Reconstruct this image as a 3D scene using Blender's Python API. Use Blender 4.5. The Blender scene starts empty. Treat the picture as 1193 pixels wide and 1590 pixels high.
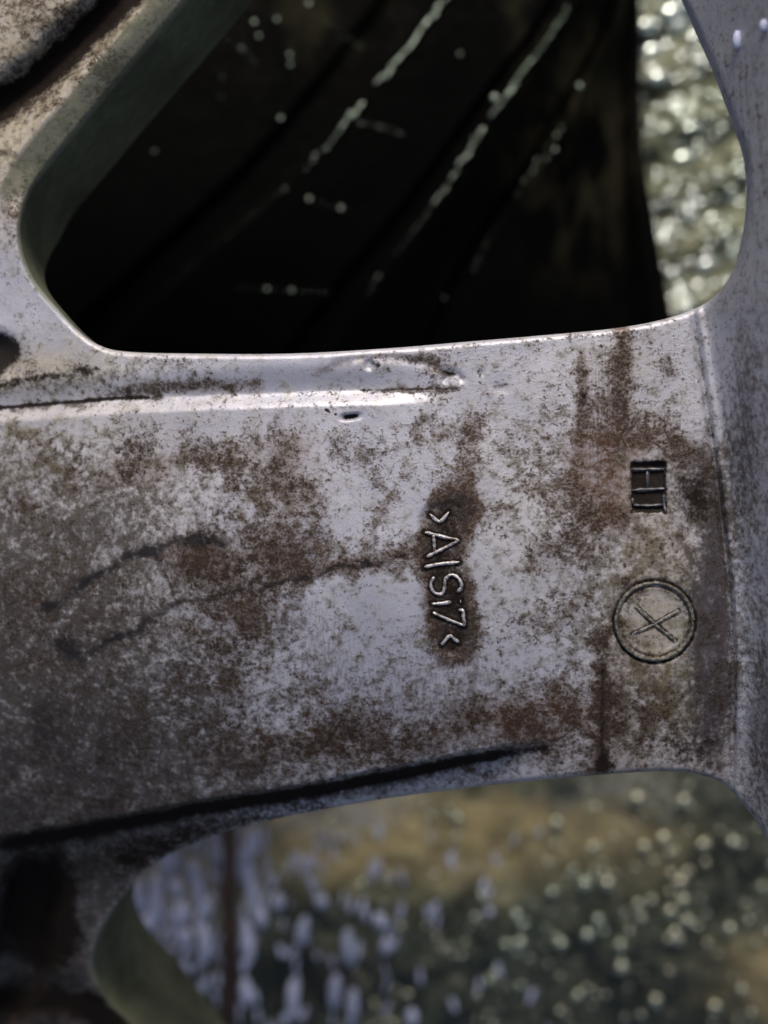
import bpy, math, random
import numpy as np
from mathutils import Vector
random.seed(7); RNG = np.random.default_rng(11)
SC = bpy.context.scene
PX = 1e-4                    # one unit of the drawing below = 0.1 mm
H = 2000.0                   # camera height over the spoke face, same unit
CX, CY = 596.5, 795.0

# ------------------------------------------------------------------ camera, world, sun, exposure
cam_d = bpy.data.cameras.new('camera'); cam = bpy.data.objects.new('camera', cam_d)
SC.collection.objects.link(cam); SC.camera = cam
cam.location = (0, 0, H*PX)
cam_d.sensor_fit = 'VERTICAL'; cam_d.sensor_height = 36.0
cam_d.lens = 36.0*H/1590.0
cam_d.clip_start = 0.005; cam_d.clip_end = 200
cam_d.dof.use_dof = True; cam_d.dof.focus_distance = (H-4)*PX
cam_d.dof.aperture_fstop = 9.0

w = bpy.data.worlds.new('World'); SC.world = w; w.use_nodes = True
nt = w.node_tree; nt.nodes.clear()
sky = nt.nodes.new('ShaderNodeTexSky'); sky.sky_type = 'NISHITA'; sky.sun_disc = False
SUN_EL, SUN_AZ = 41.0, 0.0           # azimuth clockwise from +Y
sky.sun_elevation = math.radians(SUN_EL); sky.sun_rotation = math.radians(SUN_AZ)
sky.dust_density = 5.0; sky.air_density = 0.8
bgn = nt.nodes.new('ShaderNodeBackground'); bgn.inputs['Strength'].default_value = 0.08
wo = nt.nodes.new('ShaderNodeOutputWorld')
nt.links.new(sky.outputs[0], bgn.inputs[0]); nt.links.new(bgn.outputs[0], wo.inputs[0])
sd_ = bpy.data.lights.new('sun', 'SUN'); sun = bpy.data.objects.new('sun', sd_)
SC.collection.objects.link(sun); sd_.energy = 1.3; sd_.angle = math.radians(14); sd_.color = (1.0, .95, .88)
el, az = math.radians(SUN_EL), math.radians(SUN_AZ)
sdir = Vector((math.sin(az)*math.cos(el), math.cos(az)*math.cos(el), math.sin(el)))
sun.rotation_euler = sdir.to_track_quat('Z', 'Y').to_euler(); sun.location = sdir*2
SC.view_settings.view_transform = 'Standard'; SC.view_settings.look = 'None'
SC.view_settings.gamma = 1.0; SC.view_settings.exposure = 0.5
SC.view_settings.use_curve_mapping = False
SC.cycles.use_denoising = True
SC.cycles.max_bounces = 6
SC.cycles.sample_clamp_indirect = 4.0
SC.render.engine = 'CYCLES'

# ------------------------------------------------------------------ numpy helpers
def sstep(a, b, x):
    t = np.clip((x-a)/(b-a), 0, 1); return t*t*(3-2*t)
def vnoise(x, y, cell, seed, ay=1.0):
    r = np.random.default_rng(seed); T = r.random((256, 256)).astype(np.float32)
    u = x/cell+1000.37; v = y/(cell*ay)+1000.71
    iu = np.floor(u).astype(int); iv = np.floor(v).astype(int); fu = u-iu; fv = v-iv
    fu = fu*fu*(3-2*fu); fv = fv*fv*(3-2*fv)
    g = lambda a, b: T[a & 255, b & 255]
    return (g(iu, iv)*(1-fu)+g(iu+1, iv)*fu)*(1-fv)+(g(iu, iv+1)*(1-fu)+g(iu+1, iv+1)*fu)*fv
def fbm(x, y, cell, seed, oct=4, ay=1.0, gain=.55):
    s = 0; a = 1; n = 0
    for k in range(oct):
        s = s+a*vnoise(x, y, cell/2**k, seed+k*13, ay); n += a; a *= gain
    return s/n
def seg_dist(x, y, pts, closed=False):
    """distance to polyline and index position along it"""
    best = np.full(x.shape, 1e9); tt = np.zeros(x.shape)
    P = list(pts)+([pts[0]] if closed else [])
    for i in range(len(P)-1):
        ax, ay = P[i]; bx, by = P[i+1]; dx, dy = bx-ax, by-ay; L = dx*dx+dy*dy+1e-9
        t = np.clip(((x-ax)*dx+(y-ay)*dy)/L, 0, 1)
        d = np.hypot(x-ax-t*dx, y-ay-t*dy); m = d < best
        best = np.where(m, d, best); tt = np.where(m, i+t, tt)
    return best, tt
def inside(x, y, P):
    r = np.zeros(x.shape, bool); n = len(P)
    for i in range(n):
        ax, ay = P[i]; bx, by = P[(i+1) % n]
        c = ((ay > y) != (by > y)) & (x < (bx-ax)*(y-ay)/(by-ay+1e-12)+ax); r ^= c
    return r
def catmull(P, n=6, closed=True):
    out = []; m = len(P); R_ = range(m if closed else m-1)
    for i in R_:
        g = (lambda k: np.array(P[k % m], float)) if closed else (lambda k: np.array(P[min(max(k, 0), m-1)], float))
        p0, p1, p2, p3 = g(i-1), g(i), g(i+1), g(i+2)
        for k in range(n):
            t = k/n
            out.append(tuple(.5*((2*p1)+(-p0+p2)*t+(2*p0-5*p1+4*p2-p3)*t*t+(-p0+3*p1-3*p2+p3)*t**3)))
    if not closed: out.append(tuple(P[-1]))
    return out
def world(px, py, z):
    """drawing coordinates at height z -> metres"""
    s = (H-z)/H
    return np.stack([(px-CX)*s*PX, (CY-py)*s*PX, z*PX*np.ones_like(px)], -1)
def W1(px, py, z):
    s = (H-z)/H; return Vector(((px-CX)*s*PX, (CY-py)*s*PX, z*PX))

# ------------------------------------------------------------------ objects
def link(o, parent=None):
    SC.collection.objects.link(o)
    if parent: o.parent = parent
    return o
def tag(o, label=None, cat=None, group=None, kind=None):
    for k, v in (('label', label), ('category', cat), ('group', group), ('kind', kind)):
        if v: o[k] = v
    return o
def empty(name, loc, label, cat):
    o = bpy.data.objects.new(name, None); o.empty_display_size = .02; link(o); o.location = loc
    return tag(o, label, cat)
def mesh_np(name, V, F, mat, parent=None, attrs=None, smooth=True, normals=None):
    me = bpy.data.meshes.new(name)
    V = np.asarray(V, np.float32); F = np.asarray(F, np.int32); k = F.shape[1]
    off = np.zeros(3)
    if parent is not None: off = np.array(parent.location)
    Vl = (V-off).astype(np.float32)
    me.vertices.add(len(V)); me.vertices.foreach_set('co', Vl.ravel())
    me.loops.add(F.size); me.loops.foreach_set('vertex_index', F.ravel())
    me.polygons.add(len(F)); me.polygons.foreach_set('loop_start', np.arange(0, F.size, k, dtype=np.int32))
    me.polygons.foreach_set('loop_total', np.full(len(F), k, np.int32))
    me.polygons.foreach_set('use_smooth', np.full(len(F), smooth))
    me.update(calc_edges=True)
    if normals is not None: me.normals_split_custom_set_from_vertices(normals)
    for n_, a in (attrs or {}).items():
        at = me.attributes.new(n_, 'FLOAT', 'POINT'); at.data.foreach_set('value', np.asarray(a, np.float32))
    me.materials.append(mat)
    return link(bpy.data.objects.new(name, me), parent)

# ------------------------------------------------------------------ material helper
class NT:
    def __init__(s, name):
        s.m = bpy.data.materials.new(name); s.m.use_nodes = True; s.t = s.m.node_tree
        s.t.nodes.clear(); s.out = s.t.nodes.new('ShaderNodeOutputMaterial')
        s.b = s.t.nodes.new('ShaderNodeBsdfPrincipled'); s.L(s.b.outputs[0], s.out.inputs[0])
    def L(s, a, b): s.t.links.new(a, b)
    def put(s, inp, v):
        if hasattr(v, 'is_output') or hasattr(v, 'links'): s.L(v, inp)
        else: inp.default_value = v
    def co(s):
        if not hasattr(s, '_co'): s._co = s.t.nodes.new('ShaderNodeTexCoord').outputs['Object']
        return s._co
    def noise(s, scale, detail=4, rough=.55, stretch=None, color=False, dist=0, off=0):
        n = s.t.nodes.new('ShaderNodeTexNoise'); v = s.co()
        if stretch or off:
            mp = s.t.nodes.new('ShaderNodeMapping'); s.L(v, mp.inputs[0]); mp.inputs['Scale'].default_value = stretch or (1, 1, 1)
            mp.inputs['Location'].default_value = (off, off*.7, off*.3); v = mp.outputs[0]
        s.L(v, n.inputs['Vector']); n.inputs['Scale'].default_value = scale
        n.inputs['Detail'].default_value = detail; n.inputs['Roughness'].default_value = rough; n.inputs['Distortion'].default_value = dist
        return n.outputs['Color' if color else 'Fac']
    def attr(s, name):
        n = s.t.nodes.new('ShaderNodeAttribute'); n.attribute_name = name; return n.outputs['Fac']
    def math(s, op, a, b=0, clamp=False):
        n = s.t.nodes.new('ShaderNodeMath'); n.operation = op; n.use_clamp = clamp
        s.put(n.inputs[0], a); s.put(n.inputs[1], b); return n.outputs[0]
    def ramp(s, v, a, b, lo=0., hi=1.):
        n = s.t.nodes.new('ShaderNodeMapRange'); n.interpolation_type = 'SMOOTHSTEP'
        s.put(n.inputs[0], v); s.put(n.inputs[1], a); s.put(n.inputs[2], b); n.inputs[3].default_value = lo; n.inputs[4].default_value = hi
        return n.outputs[0]
    def mix(s, f, a, b, mode='MIX'):
        n = s.t.nodes.new('ShaderNodeMix'); n.data_type = 'RGBA'; n.blend_type = mode
        s.put(n.inputs[0], f)
        for i, c in ((6, a), (7, b)):
            if isinstance(c, tuple): n.inputs[i].default_value = (*c, 1)
            else: s.L(c, n.inputs[i])
        return n.outputs[2]
    def bump(s, h, strength, dist):
        n = s.t.nodes.new('ShaderNodeBump'); n.inputs['Strength'].default_value = strength
        n.inputs['Distance'].default_value = dist; s.L(h, n.inputs['Height']); s.L(n.outputs[0], s.b.inputs['Normal'])
    def set(s, **k):
        for n_, v in k.items():
            n_ = n_.replace('_', ' ')
            if isinstance(v, tuple): s.b.inputs[n_].default_value = (*v, 1)
            else: s.put(s.b.inputs[n_], v)

# ---- dirty cast aluminium
def m_alloy():
    s = NT('dirty_cast_aluminium')
    brown, dark, film_shade, olive, purp, streak, pits, wall, beige, smear_shade, rust, wash = [s.attr(a) for a in ('brown', 'dark', 'film_shade', 'olive', 'purple', 'streak', 'pits', 'wall', 'beige', 'smear_shade', 'rust', 'wash')]
    big = s.noise(70, 3, .5); mid = s.noise(420, 5, .6); fine = s.noise(2300, 4, .68); fine2 = s.noise(1500, 5, .7, off=3.1)
    vfine = s.noise(6500, 2, .6)
    vst = s.noise(2600, 4, .6, (1, .035, 1)); vst2 = s.noise(900, 4, .6, (1, .06, 1), off=2.)
    base = s.mix(s.ramp(big, .35, .65), (.45, .45, .52), (.56, .555, .61))
    base = s.mix(s.ramp(mid, .4, .75), base, (.50, .49, .50))
    c = s.mix(s.math('MULTIPLY', beige, s.ramp(mid, .25, .6, .6, 1.)), c if False else base, s.mix(s.ramp(mid, .35, .65), (.47, .40, .27), (.62, .55, .41))); base = c
    # greyish-brown film, blotchy; its mask also paints the light falloff at left
    blend = s.math('ADD', s.math('MULTIPLY', mid, .55), s.math('MULTIPLY', fine2, .45))
    def cover(mask, noise, amp, a, b):
        v = s.math('ADD', mask, s.math('MULTIPLY', s.math('SUBTRACT', noise, .5), amp))
        return s.ramp(v, a, b)
    mott = s.noise(900, 5, .72, off=5.5)
    c = s.mix(s.math('MULTIPLY', cover(film_shade, s.math('ADD', s.math('MULTIPLY', blend, .5), s.math('MULTIPLY', mott, .5)), 4.4, .02, .98), .96), base, s.mix(s.ramp(mott, .38, .64), (.028, .023, .020), (.100, .087, .077)))
    c = s.mix(s.math('MULTIPLY', cover(purp, s.math('ADD', s.math('MULTIPLY', mott, .5), s.math('MULTIPLY', vst2, .5)), 2.2, .15, .95), .85), c, s.mix(fine, (.040, .033, .038), (.10, .085, .095)))
    c = s.mix(s.math('MULTIPLY', cover(olive, mid, 2.2, .15, 1.0), .75), c, (.150, .125, .058))
    c = s.mix(s.math('MULTIPLY', cover(streak, vst, 1.6, .35, 1.0), .6), c, (.085, .055, .042))
    # soft brown stain under the speckle
    c = s.mix(s.math('MULTIPLY', s.ramp(s.math('ADD', brown, s.math('MULTIPLY', s.math('SUBTRACT', mid, .5), 1.2)), .22, .95), .72), c, (.088, .060, .043))
    spn = s.math('ADD', s.math('MULTIPLY', fine, .40), s.math('ADD', s.math('MULTIPLY', fine2, .22), s.math('MULTIPLY', mott, .38)))
    sp = cover(brown, spn, 4.4, .32, .84)
    hue = s.mix(s.ramp(s.noise(240, 3, .5, off=1.3), .4, .62), (.034, .019, .014), (.062, .036, .017))
    c = s.mix(s.math('MULTIPLY', sp, s.ramp(spn, .42, .66, .55, .93)), c, hue)
    spk = s.ramp(s.noise(1700, 3, .65, off=7.7), s.math('SUBTRACT', .70, s.math('MULTIPLY', pits, .10)), s.math('SUBTRACT', .76, s.math('MULTIPLY', pits, .10)))
    c = s.mix(s.math('MULTIPLY', spk, .85), c, (.035, .025, .025))
    wv = s.ramp(s.math('ADD', wash, s.math('MULTIPLY', s.math('SUBTRACT', spn, .5), 1.7)), .06, 1.0)
    c = s.mix(wv, c, (.43, .33, .25), 'MULTIPLY')
    c = s.mix(s.math('MULTIPLY', rust, s.ramp(mott, .38, .62, .2, .85)), c, (.105, .040, .018))
    fleck = s.ramp(s.noise(2700, 4, .72, off=11.), .54, .67)
    c = s.mix(s.math('MULTIPLY', fleck, .22), c, (.30, .265, .24))
    sm = s.math('MULTIPLY', smear_shade, s.ramp(s.math('ADD', smear_shade, s.math('MULTIPLY', s.math('SUBTRACT', spn, .5), 4.2)), .10, .75, .30, 1.))
    c = s.mix(s.math('MINIMUM', sm, .97), c, s.mix(s.ramp(smear_shade, .5, 1.), (.042, .028, .020), (.010, .007, .006)))
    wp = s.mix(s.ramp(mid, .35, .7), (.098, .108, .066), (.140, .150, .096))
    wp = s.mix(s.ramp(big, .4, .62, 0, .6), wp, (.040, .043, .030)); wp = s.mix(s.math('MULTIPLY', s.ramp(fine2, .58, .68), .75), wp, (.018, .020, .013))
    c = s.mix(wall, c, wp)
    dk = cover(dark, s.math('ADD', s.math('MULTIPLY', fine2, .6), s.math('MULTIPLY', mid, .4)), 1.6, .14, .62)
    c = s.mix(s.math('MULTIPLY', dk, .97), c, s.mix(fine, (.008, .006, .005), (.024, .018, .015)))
    c = s.mix(.45, c, s.mix(vfine, (.12, .12, .12), (.88, .88, .88)), 'SOFT_LIGHT')
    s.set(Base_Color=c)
    dirt = s.math('MAXIMUM', s.math('MAXIMUM', sp, dk), wall)
    s.set(Metallic=s.ramp(s.math('MAXIMUM', dirt, film_shade), 0, .8, .28, 0.), Roughness=s.math('ADD', s.ramp(dirt, 0, 1, .37, .70), s.math('MULTIPLY', fine, .12)), Specular_IOR_Level=s.ramp(s.math('MAXIMUM', dk, s.math('MULTIPLY', sp, .6)), 0, 1, .5, .04))
    h = s.math('ADD', s.math('MULTIPLY', sp, .5), s.math('ADD', s.math('MULTIPLY', fine, .7), s.math('MULTIPLY', mid, 1.4)))
    h = s.math('SUBTRACT', h, s.math('MULTIPLY', spk, .9))
    h = s.math('ADD', h, s.math('MULTIPLY', vfine, .18))
    s.bump(h, .55, 1.4e-4)
    return s.m
M_ALLOY = m_alloy()
def m_letter(name, c1, c2, rough, metal):
    s = NT(name); n = s.noise(1800, 4, .65); n2 = s.noise(5200, 2)
    s.set(Base_Color=s.mix(s.ramp(n, .42, .62), c1, c2), Roughness=rough, Metallic=metal); s.bump(n2, .4, 5e-5); return s.m
M_LET = m_letter('worn_bright_letter_metal', (.60, .58, .60), (.20, .16, .14), .38, .35)
M_STAMP = m_letter('blackened_stamp_metal', (.05, .05, .055), (.13, .13, .14), .36, .35)
M_RING = m_letter('stained_ring_metal', (.07, .062, .050), (.24, .23, .20), .5, .2)

# ------------------------------------------------------------------ the wheel, seen from its back
wheel = empty('alloy_wheel', (0, 0, 0), 'grimy silver cast alloy wheel seen from behind, brake dust stains and painted-in shade on its spokes', 'wheel')

TOP = catmull([(292, 0), (234, 68), (176, 136), (132, 190), (88, 243), (50, 292), (33, 340), (34, 385), (52, 432), (90, 480), (120, 512), (152, 535), (196, 546),
               (300, 549), (450, 549), (600, 541), (720, 531), (850, 520), (960, 509), (1040, 493), (1100, 468), (1137, 428), (1156, 370), (1163, 300), (1158, 240),
               (1138, 180), (1108, 100), (1078, 32), (1035, -80), (980, -230), (850, -340), (650, -360), (500, -260), (385, -115)], 5)
BOT = catmull([(1005, 1198), (895, 1206), (744, 1221), (600, 1240), (453, 1266), (352, 1291), (272, 1322), (221, 1357), (191, 1392), (168, 1425), (151, 1462),
               (146, 1505), (163, 1549), (201, 1590), (300, 1690), (450, 1810), (700, 1950), (1000, 1960), (1170, 1800), (1215, 1600), (1228, 1450), (1216, 1360),
               (1190, 1298), (1162, 1257), (1126, 1219), (1080, 1201), (1045, 1198)], 5)

SEAM = [(1005, -900), (1035, -300), (1052, 0), (1068, 300), (1077, 480), (1092, 580), (1108, 690), (1122, 800), (1133, 900), (1140, 1020), (1138, 1180), (1130, 1400), (1110, 1800), (1070, 2300)]
def seam_x(y): return np.interp(y, [p[1] for p in SEAM], [p[0] for p in SEAM])
LET = []          # AlSi7 strokes
def zz(pts): return [(620+a/6.1125, 760+b/6.1125) for a, b in pts]
LET = [zz(p) for p in ([(292, 232), (385, 305), (472, 213)],
       [(245, 408), (330, 425), (440, 455), (558, 482), (430, 555), (350, 595), (260, 640)], [(325, 424), (331, 500), (338, 598)],
       [(240, 738), (330, 716), (450, 700), (570, 690)],
       [(335, 830), (303, 880), (305, 935), (335, 978), (380, 996), (415, 980), (432, 930), (436, 870), (465, 822), (510, 810), (560, 840), (592, 895), (588, 940), (550, 972)],
       [(310, 1085), (400, 1082), (492, 1068)], [(578, 1062), (588, 1062)],
       [(562, 1143), (606, 1152), (612, 1220), (616, 1286), (520, 1255), (420, 1215), (320, 1168)],
       [(402, 1477), (440, 1430), (482, 1388), (525, 1420), (568, 1452)])]
def z8(pts): return [(920+a/4.297, 680+b/4.297) for a, b in pts]
HT = [z8(p) for p in ([(258, 212), (360, 210), (480, 208)], [(268, 350), (370, 345), (482, 338)], [(368, 212), (368, 345)],
      [(272, 448), (370, 452), (478, 446)], [(478, 375), (480, 440), (492, 500)], [(268, 400), (272, 448)])]
XM = [z8([(296, 1130), (420, 1245), (548, 1350)]), z8([(575, 1155), (420, 1240), (275, 1308)])]
RC, RR = (1016.6, 965.0), 64.0

TOPLINE = [(-900, 730), (-300, 664), (0, 633), (130, 622), (250, 616), (400, 610), (580, 605), (712, 602)]
BOTLINE = [(-900, 1500), (-300, 1375), (0, 1311), (130, 1290), (300, 1258), (450, 1235), (600, 1206), (740, 1178), (850, 1161)]
GROOVE = [(-500, 480), (-140, 262), (-20, 178), (50, 128), (110, 72), (190, -12), (330, -190)]

def height(x, y, sd1, sd2):
    z = np.zeros_like(x)
    # casting curvature, exaggerated so the lower left turns away from the sun
    fall = sstep(650, -500, x)
    z -= 95*fall**1.3 + 85*sstep(900, 1700, y)*sstep(950, 0, x)
    z -= 120*(np.clip(y-780, 0, 900)/455)**2*(.65+.35*sstep(1000, 650, x)) + 55*(np.clip(560-x, 0, 900)/560)**2
    z += 3.0*(fbm(x, y, 260, 5, 3)-.5)+1.3*(fbm(x, y, 60, 9, 3)-.5)
    # plateau between the two side lines
    ty = np.interp(x, [p[0] for p in TOPLINE], [p[1] for p in TOPLINE]); by = np.interp(x, [p[0] for p in BOTLINE], [p[1] for p in BOTLINE])
    at = sstep(725, 560, x); ab = sstep(872, 730, x)
    wob = 3*(fbm(x, y, 40, 21, 3)-.5)
    z -= 15*at*sstep(26, -1, y-ty+wob) - 11*at*sstep(2, -45, y-ty)      # step down, then the ledge climbs to the lip
    z -= 44*ab*sstep(-16, 7, y-by+wob)*1.0 + 30*ab*sstep(0, 120, y-by)*sstep(500, 0, x)
    # torn end of the ledge and casting dimples
    d, _ = seg_dist(x, y, [(690, 590), (706, 578), (716, 588)]); z -= 3.5*np.exp(-(d/6)**2)
    d, _ = seg_dist(x, y, [(520, 566), (560, 556), (610, 556), (660, 563), (695, 580)]); z -= 2.2*np.exp(-(d/8)**2)
    z -= 5*np.exp(-(np.hypot(x-573, y-567)/8)**4); z -= 2*np.exp(-(np.hypot(x-746, y-578)/6)**2)
    z -= 1.6*np.exp(-(np.hypot((x-778)/14, (y-603)/9))**2)
    z -= 10*np.exp(-((np.abs(x-545)/13)**3+(np.abs(y-647-(x-545)*-.12)/4.5)**3))
    # upper-left spoke: deep groove and a chamfer along the opening
    d, _ = seg_dist(x, y, catmull(GROOVE, 4, False)); d = d+6*(fbm(x, y, 20, 31, 3)-.5)
    ul = sstep(470, 330, y)*sstep(420, 300, x)
    z -= 60*np.exp(-(d/30)**2)*sstep(420, 300, y)
    w1 = 44*ul*sstep(360, 250, y+0*x)+6
    z -= np.where(sd1 < w1, (w1-sd1)*.62, 0)*ul
    # lower-left spoke: pockets
    d, _ = seg_dist(x, y, [(52, 1372), (40, 1420), (30, 1500), (-40, 1600)]); d = d+10*(fbm(x, y, 50, 41, 3)-.5)
    z -= 95*sstep(56, 24, d)
    d, _ = seg_dist(x, y, [(30, 1550), (110, 1548), (170, 1590), (150, 1700)]); z -= 22*sstep(42, 12, d)
    z -= 9*np.exp(-(np.hypot((x+6)/34, (y-556)/36))**4)*3
    # lettering panel recess, stamp recess, ring
    d, _ = seg_dist(x, y, [(678, 808), (683, 850), (688, 900), (694, 950), (699, 992)])
    z -= 4.5*sstep(31, 17, d+5*(fbm(x, y, 18, 51, 2)-.5))
    dx = np.abs(x-1007)-20; dy = np.abs(y-756)-31; d = np.hypot(np.maximum(dx, 0), np.maximum(dy, 0))+np.minimum(np.maximum(dx, dy), 0)
    z -= 8*sstep(11, 1, d+2*(fbm(x, y, 10, 3, 2)-.5))
    r = np.hypot(x-RC[0], y-RC[1])
    z -= 3.2*np.exp(-((r-RR)/3.0)**2) + 2.6*np.exp(-((r-RR+9)/2.6)**2) - 2.4*np.exp(-((r-RR+4.4)/2.4)**2)
    z -= 2*sstep(RR-10, RR-22, r)
    # side of the rim: scribed seam, shoulder, then the barrel climbs
    sx = seam_x(y); e = x-sx
    up = sstep(300, 640, y)
    z -= 7*np.exp(-((e+2)/4.5)**2)*sstep(470, 520, y)*sstep(1210, 1120, y)
    z -= 4*sstep(-62, -46, e)*sstep(700, 790, y)*sstep(8, 0, e)
    z += 6*sstep(0, 10, e)*up
    st = e-14
    rise = np.maximum(st, 0)/(.22+(x-CX)/H)
    k = np.maximum(st, 0); rise = rise*(k/(k+16))
    z += np.minimum(rise, 320)
    d = np.abs(x-940-2*np.sin(y/40)); z -= 3*np.exp(-(d/5)**2)*sstep(985, 1040, y)*sstep(1215, 1180, y)
    d = np.abs(x-1087); z += 2.4*np.exp(-(d/2.5)**2)*sstep(1095, 1110, y)
    # raised hub pad, left of the picture
    z += 210*sstep(-130, -330, x)
    # rounded lips of the openings
    for sd, rr in ((sd1, 10.), (sd2, 9.)):
        q = np.clip(rr-sd, 0, rr*.98); z -= rr-np.sqrt(rr*rr-q*q)
    return z

def densities(x, y, sd1, sd2, nwall):
    n1 = fbm(x, y, 70, 101, 4); n2 = fbm(x, y, 26, 131, 4); n3 = fbm(x, y, 160, 151, 3)
    wx = x+34*(n1-.5)+16*(n2-.5); wy = y+34*(fbm(x, y, 70, 171, 4)-.5)+16*(fbm(x, y, 26, 181, 3)-.5)
    def blob(cx, cy, rx, ry, v=1., p=2.):
        return v*np.exp(-(((wx-cx)/rx)**2+((wy-cy)/ry)**2)**(p/2))
    def line(pts, wd, v=1., p=2., warp=.35):
        d, t = seg_dist(x+(wx-x)*warp, y+(wy-y)*warp, pts); return v*np.exp(-(d/wd)**p)
    def mx(*a):
        r = a[0]
        for b in a[1:]: r = np.maximum(r, b)
        return r
    def add(*a): return 1-np.prod([1-np.clip(b, 0, .99) for b in a], axis=0)
    spoke = sstep(600, 640, y)
    brown = add(.20*np.ones_like(x),
        blob(450, 740, 85, 90, .50), blob(440, 850, 80, 70, .50), blob(300, 860, 70, 42, .52), blob(330, 690, 150, 30, .28), blob(560, 690, 60, 40, .28),
        line([(130, 742), (260, 722), (400, 700)], 26, .45), blob(660, 670, 50, 22, .45), line([(737, 650), (722, 720), (712, 775)], 18, .50),
        line([(480, 885), (560, 882), (650, 862)], 18, .48), blob(610, 800, 30, 60, .2), line([(560, 700), (600, 770), (570, 850)], 10, .3),
        blob(870, 865, 60, 46, .55), blob(800, 740, 100, 60, .32), blob(800, 940, 80, 120, .34), blob(905, 760, 46, 70, .5), blob(942, 740, 20, 70, .72),
        line([(900, 570), (902, 640), (898, 720)], 11, .50, 2, .15), line([(966, 515), (962, 600), (958, 700)], 13, .58, 2, .15), blob(932, 620, 42, 90, .26),
        line([(958, 700), (985, 678), (1030, 676), (1070, 700), (1090, 740)], 22, .45), blob(1030, 560, 30, 25, .40), blob(1050, 640, 30, 30, .18),
        blob(985, 880, 60, 90, .35), blob(1010, 1110, 50, 60, .35), line([(934, 985), (936, 1090), (938, 1200)], 12, .66, 2, .2),
        blob(830, 1110, 90, 46, .58), blob(650, 1150, 220, 34, .42), blob(400, 1000, 60, 110, .32), blob(290, 980, 110, 90, .24), blob(150, 900, 200, 110, .12), blob(430, 1130, 160, 60, .30),
        blob(80, 690, 140, 34, .22), blob(60, 770, 120, 40, .22),
        line([(205, 608), (300, 596), (400, 600)], 11, .55, 2, .2), line([(565, 606), (640, 606), (712, 603)], 4.5, .75, 3, .05),
        blob(660, 565, 30, 6, .3), blob(640, 560, 40, 8, .25), line([(880, 518), (940, 512), (975, 516)], 7, .6),
        blob(110, 70, 130, 70, .36), blob(120, 160, 80, 70, .38), blob(40, 310, 40, 70, .34), line([(34, 500), (44, 545), (52, 580)], 14, .55),
        blob(1190, 700, 30, 300, .25), blob(1165, 260, 12, 60, .25), blob(45, 1250, 300, 60, .2), blob(740, 1200, 60, 22, .35))
    panel, _ = seg_dist(wx*.4+x*.6, wy*.4+y*.6, [(700, 790), (686, 850), (690, 900), (698, 950), (704, 995)])
    brown = add(brown, .62*sstep(52, 26, panel), .45*sstep(30, 14, np.hypot(wx-725, wy-780)))
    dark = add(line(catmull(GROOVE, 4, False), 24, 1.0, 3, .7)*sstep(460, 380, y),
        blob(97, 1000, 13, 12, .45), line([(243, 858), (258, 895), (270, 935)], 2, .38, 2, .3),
        line(BOTLINE, 9, .95, 2, .15)*sstep(905, 700, x)*sstep(-10, 30, x),  # painted shade under the edge of the lower step
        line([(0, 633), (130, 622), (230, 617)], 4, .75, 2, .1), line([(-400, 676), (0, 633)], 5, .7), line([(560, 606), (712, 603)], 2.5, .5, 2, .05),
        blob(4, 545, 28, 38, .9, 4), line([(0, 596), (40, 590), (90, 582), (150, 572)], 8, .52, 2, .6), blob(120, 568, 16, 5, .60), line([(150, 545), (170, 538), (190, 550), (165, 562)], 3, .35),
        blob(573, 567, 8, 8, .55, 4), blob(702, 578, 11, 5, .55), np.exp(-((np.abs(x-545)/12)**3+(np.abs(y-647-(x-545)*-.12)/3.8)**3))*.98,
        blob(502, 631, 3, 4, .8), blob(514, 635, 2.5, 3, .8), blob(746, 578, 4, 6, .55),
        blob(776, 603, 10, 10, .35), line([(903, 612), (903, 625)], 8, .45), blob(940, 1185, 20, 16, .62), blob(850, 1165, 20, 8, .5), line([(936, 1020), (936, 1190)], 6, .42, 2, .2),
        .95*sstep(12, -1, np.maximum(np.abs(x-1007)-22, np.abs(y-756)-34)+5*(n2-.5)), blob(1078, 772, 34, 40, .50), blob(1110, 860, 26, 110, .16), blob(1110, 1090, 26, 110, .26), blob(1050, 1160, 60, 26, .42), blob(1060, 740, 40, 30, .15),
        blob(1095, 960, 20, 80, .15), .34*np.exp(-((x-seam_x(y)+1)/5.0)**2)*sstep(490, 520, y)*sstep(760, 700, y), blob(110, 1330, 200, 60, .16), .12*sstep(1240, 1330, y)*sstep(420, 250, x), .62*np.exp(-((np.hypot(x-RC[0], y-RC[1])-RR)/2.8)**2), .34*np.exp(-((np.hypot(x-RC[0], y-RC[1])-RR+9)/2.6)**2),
        blob(60, 1420, 62, 90, .90, 4), line([(-40, 1560), (80, 1552), (150, 1560), (200, 1600)], 20, .78, 2, .8), blob(30, 1640, 200, 50, .6),  # pockets painted black for the shade inside them
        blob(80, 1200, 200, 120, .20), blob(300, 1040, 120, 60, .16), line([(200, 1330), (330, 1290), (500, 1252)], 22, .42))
    for p in LET:
        d, _ = seg_dist(x, y, p); dark = np.maximum(dark, .74*np.exp(-(d/7.5)**3))
    lc = sstep(24, 12, panel); dark = np.maximum(dark, .42*lc)
    for p in XM:
        d, _ = seg_dist(x, y, p); dark = np.maximum(dark, .55*np.exp(-(np.abs(d-3.5)/2.5)**2))
    m1 = fbm(x, y, 46, 601, 6, gain=.72)-.5; m2 = fbm(x, y, 16, 631, 4, gain=.75)-.5; m3 = fbm(x, y, 120, 661, 4)-.5; m4 = fbm(x, y, 30, 691, 5, 2.6, gain=.7)-.5
    brown = np.clip(brown*(1+2.2*m1+1.6*m3)+.55*m2*sstep(.05, .4, brown)+.35*m1, 0, .66)
    jag = 13*(fbm(x, y, 14, 711, 3, gain=.7)-.5)
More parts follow.
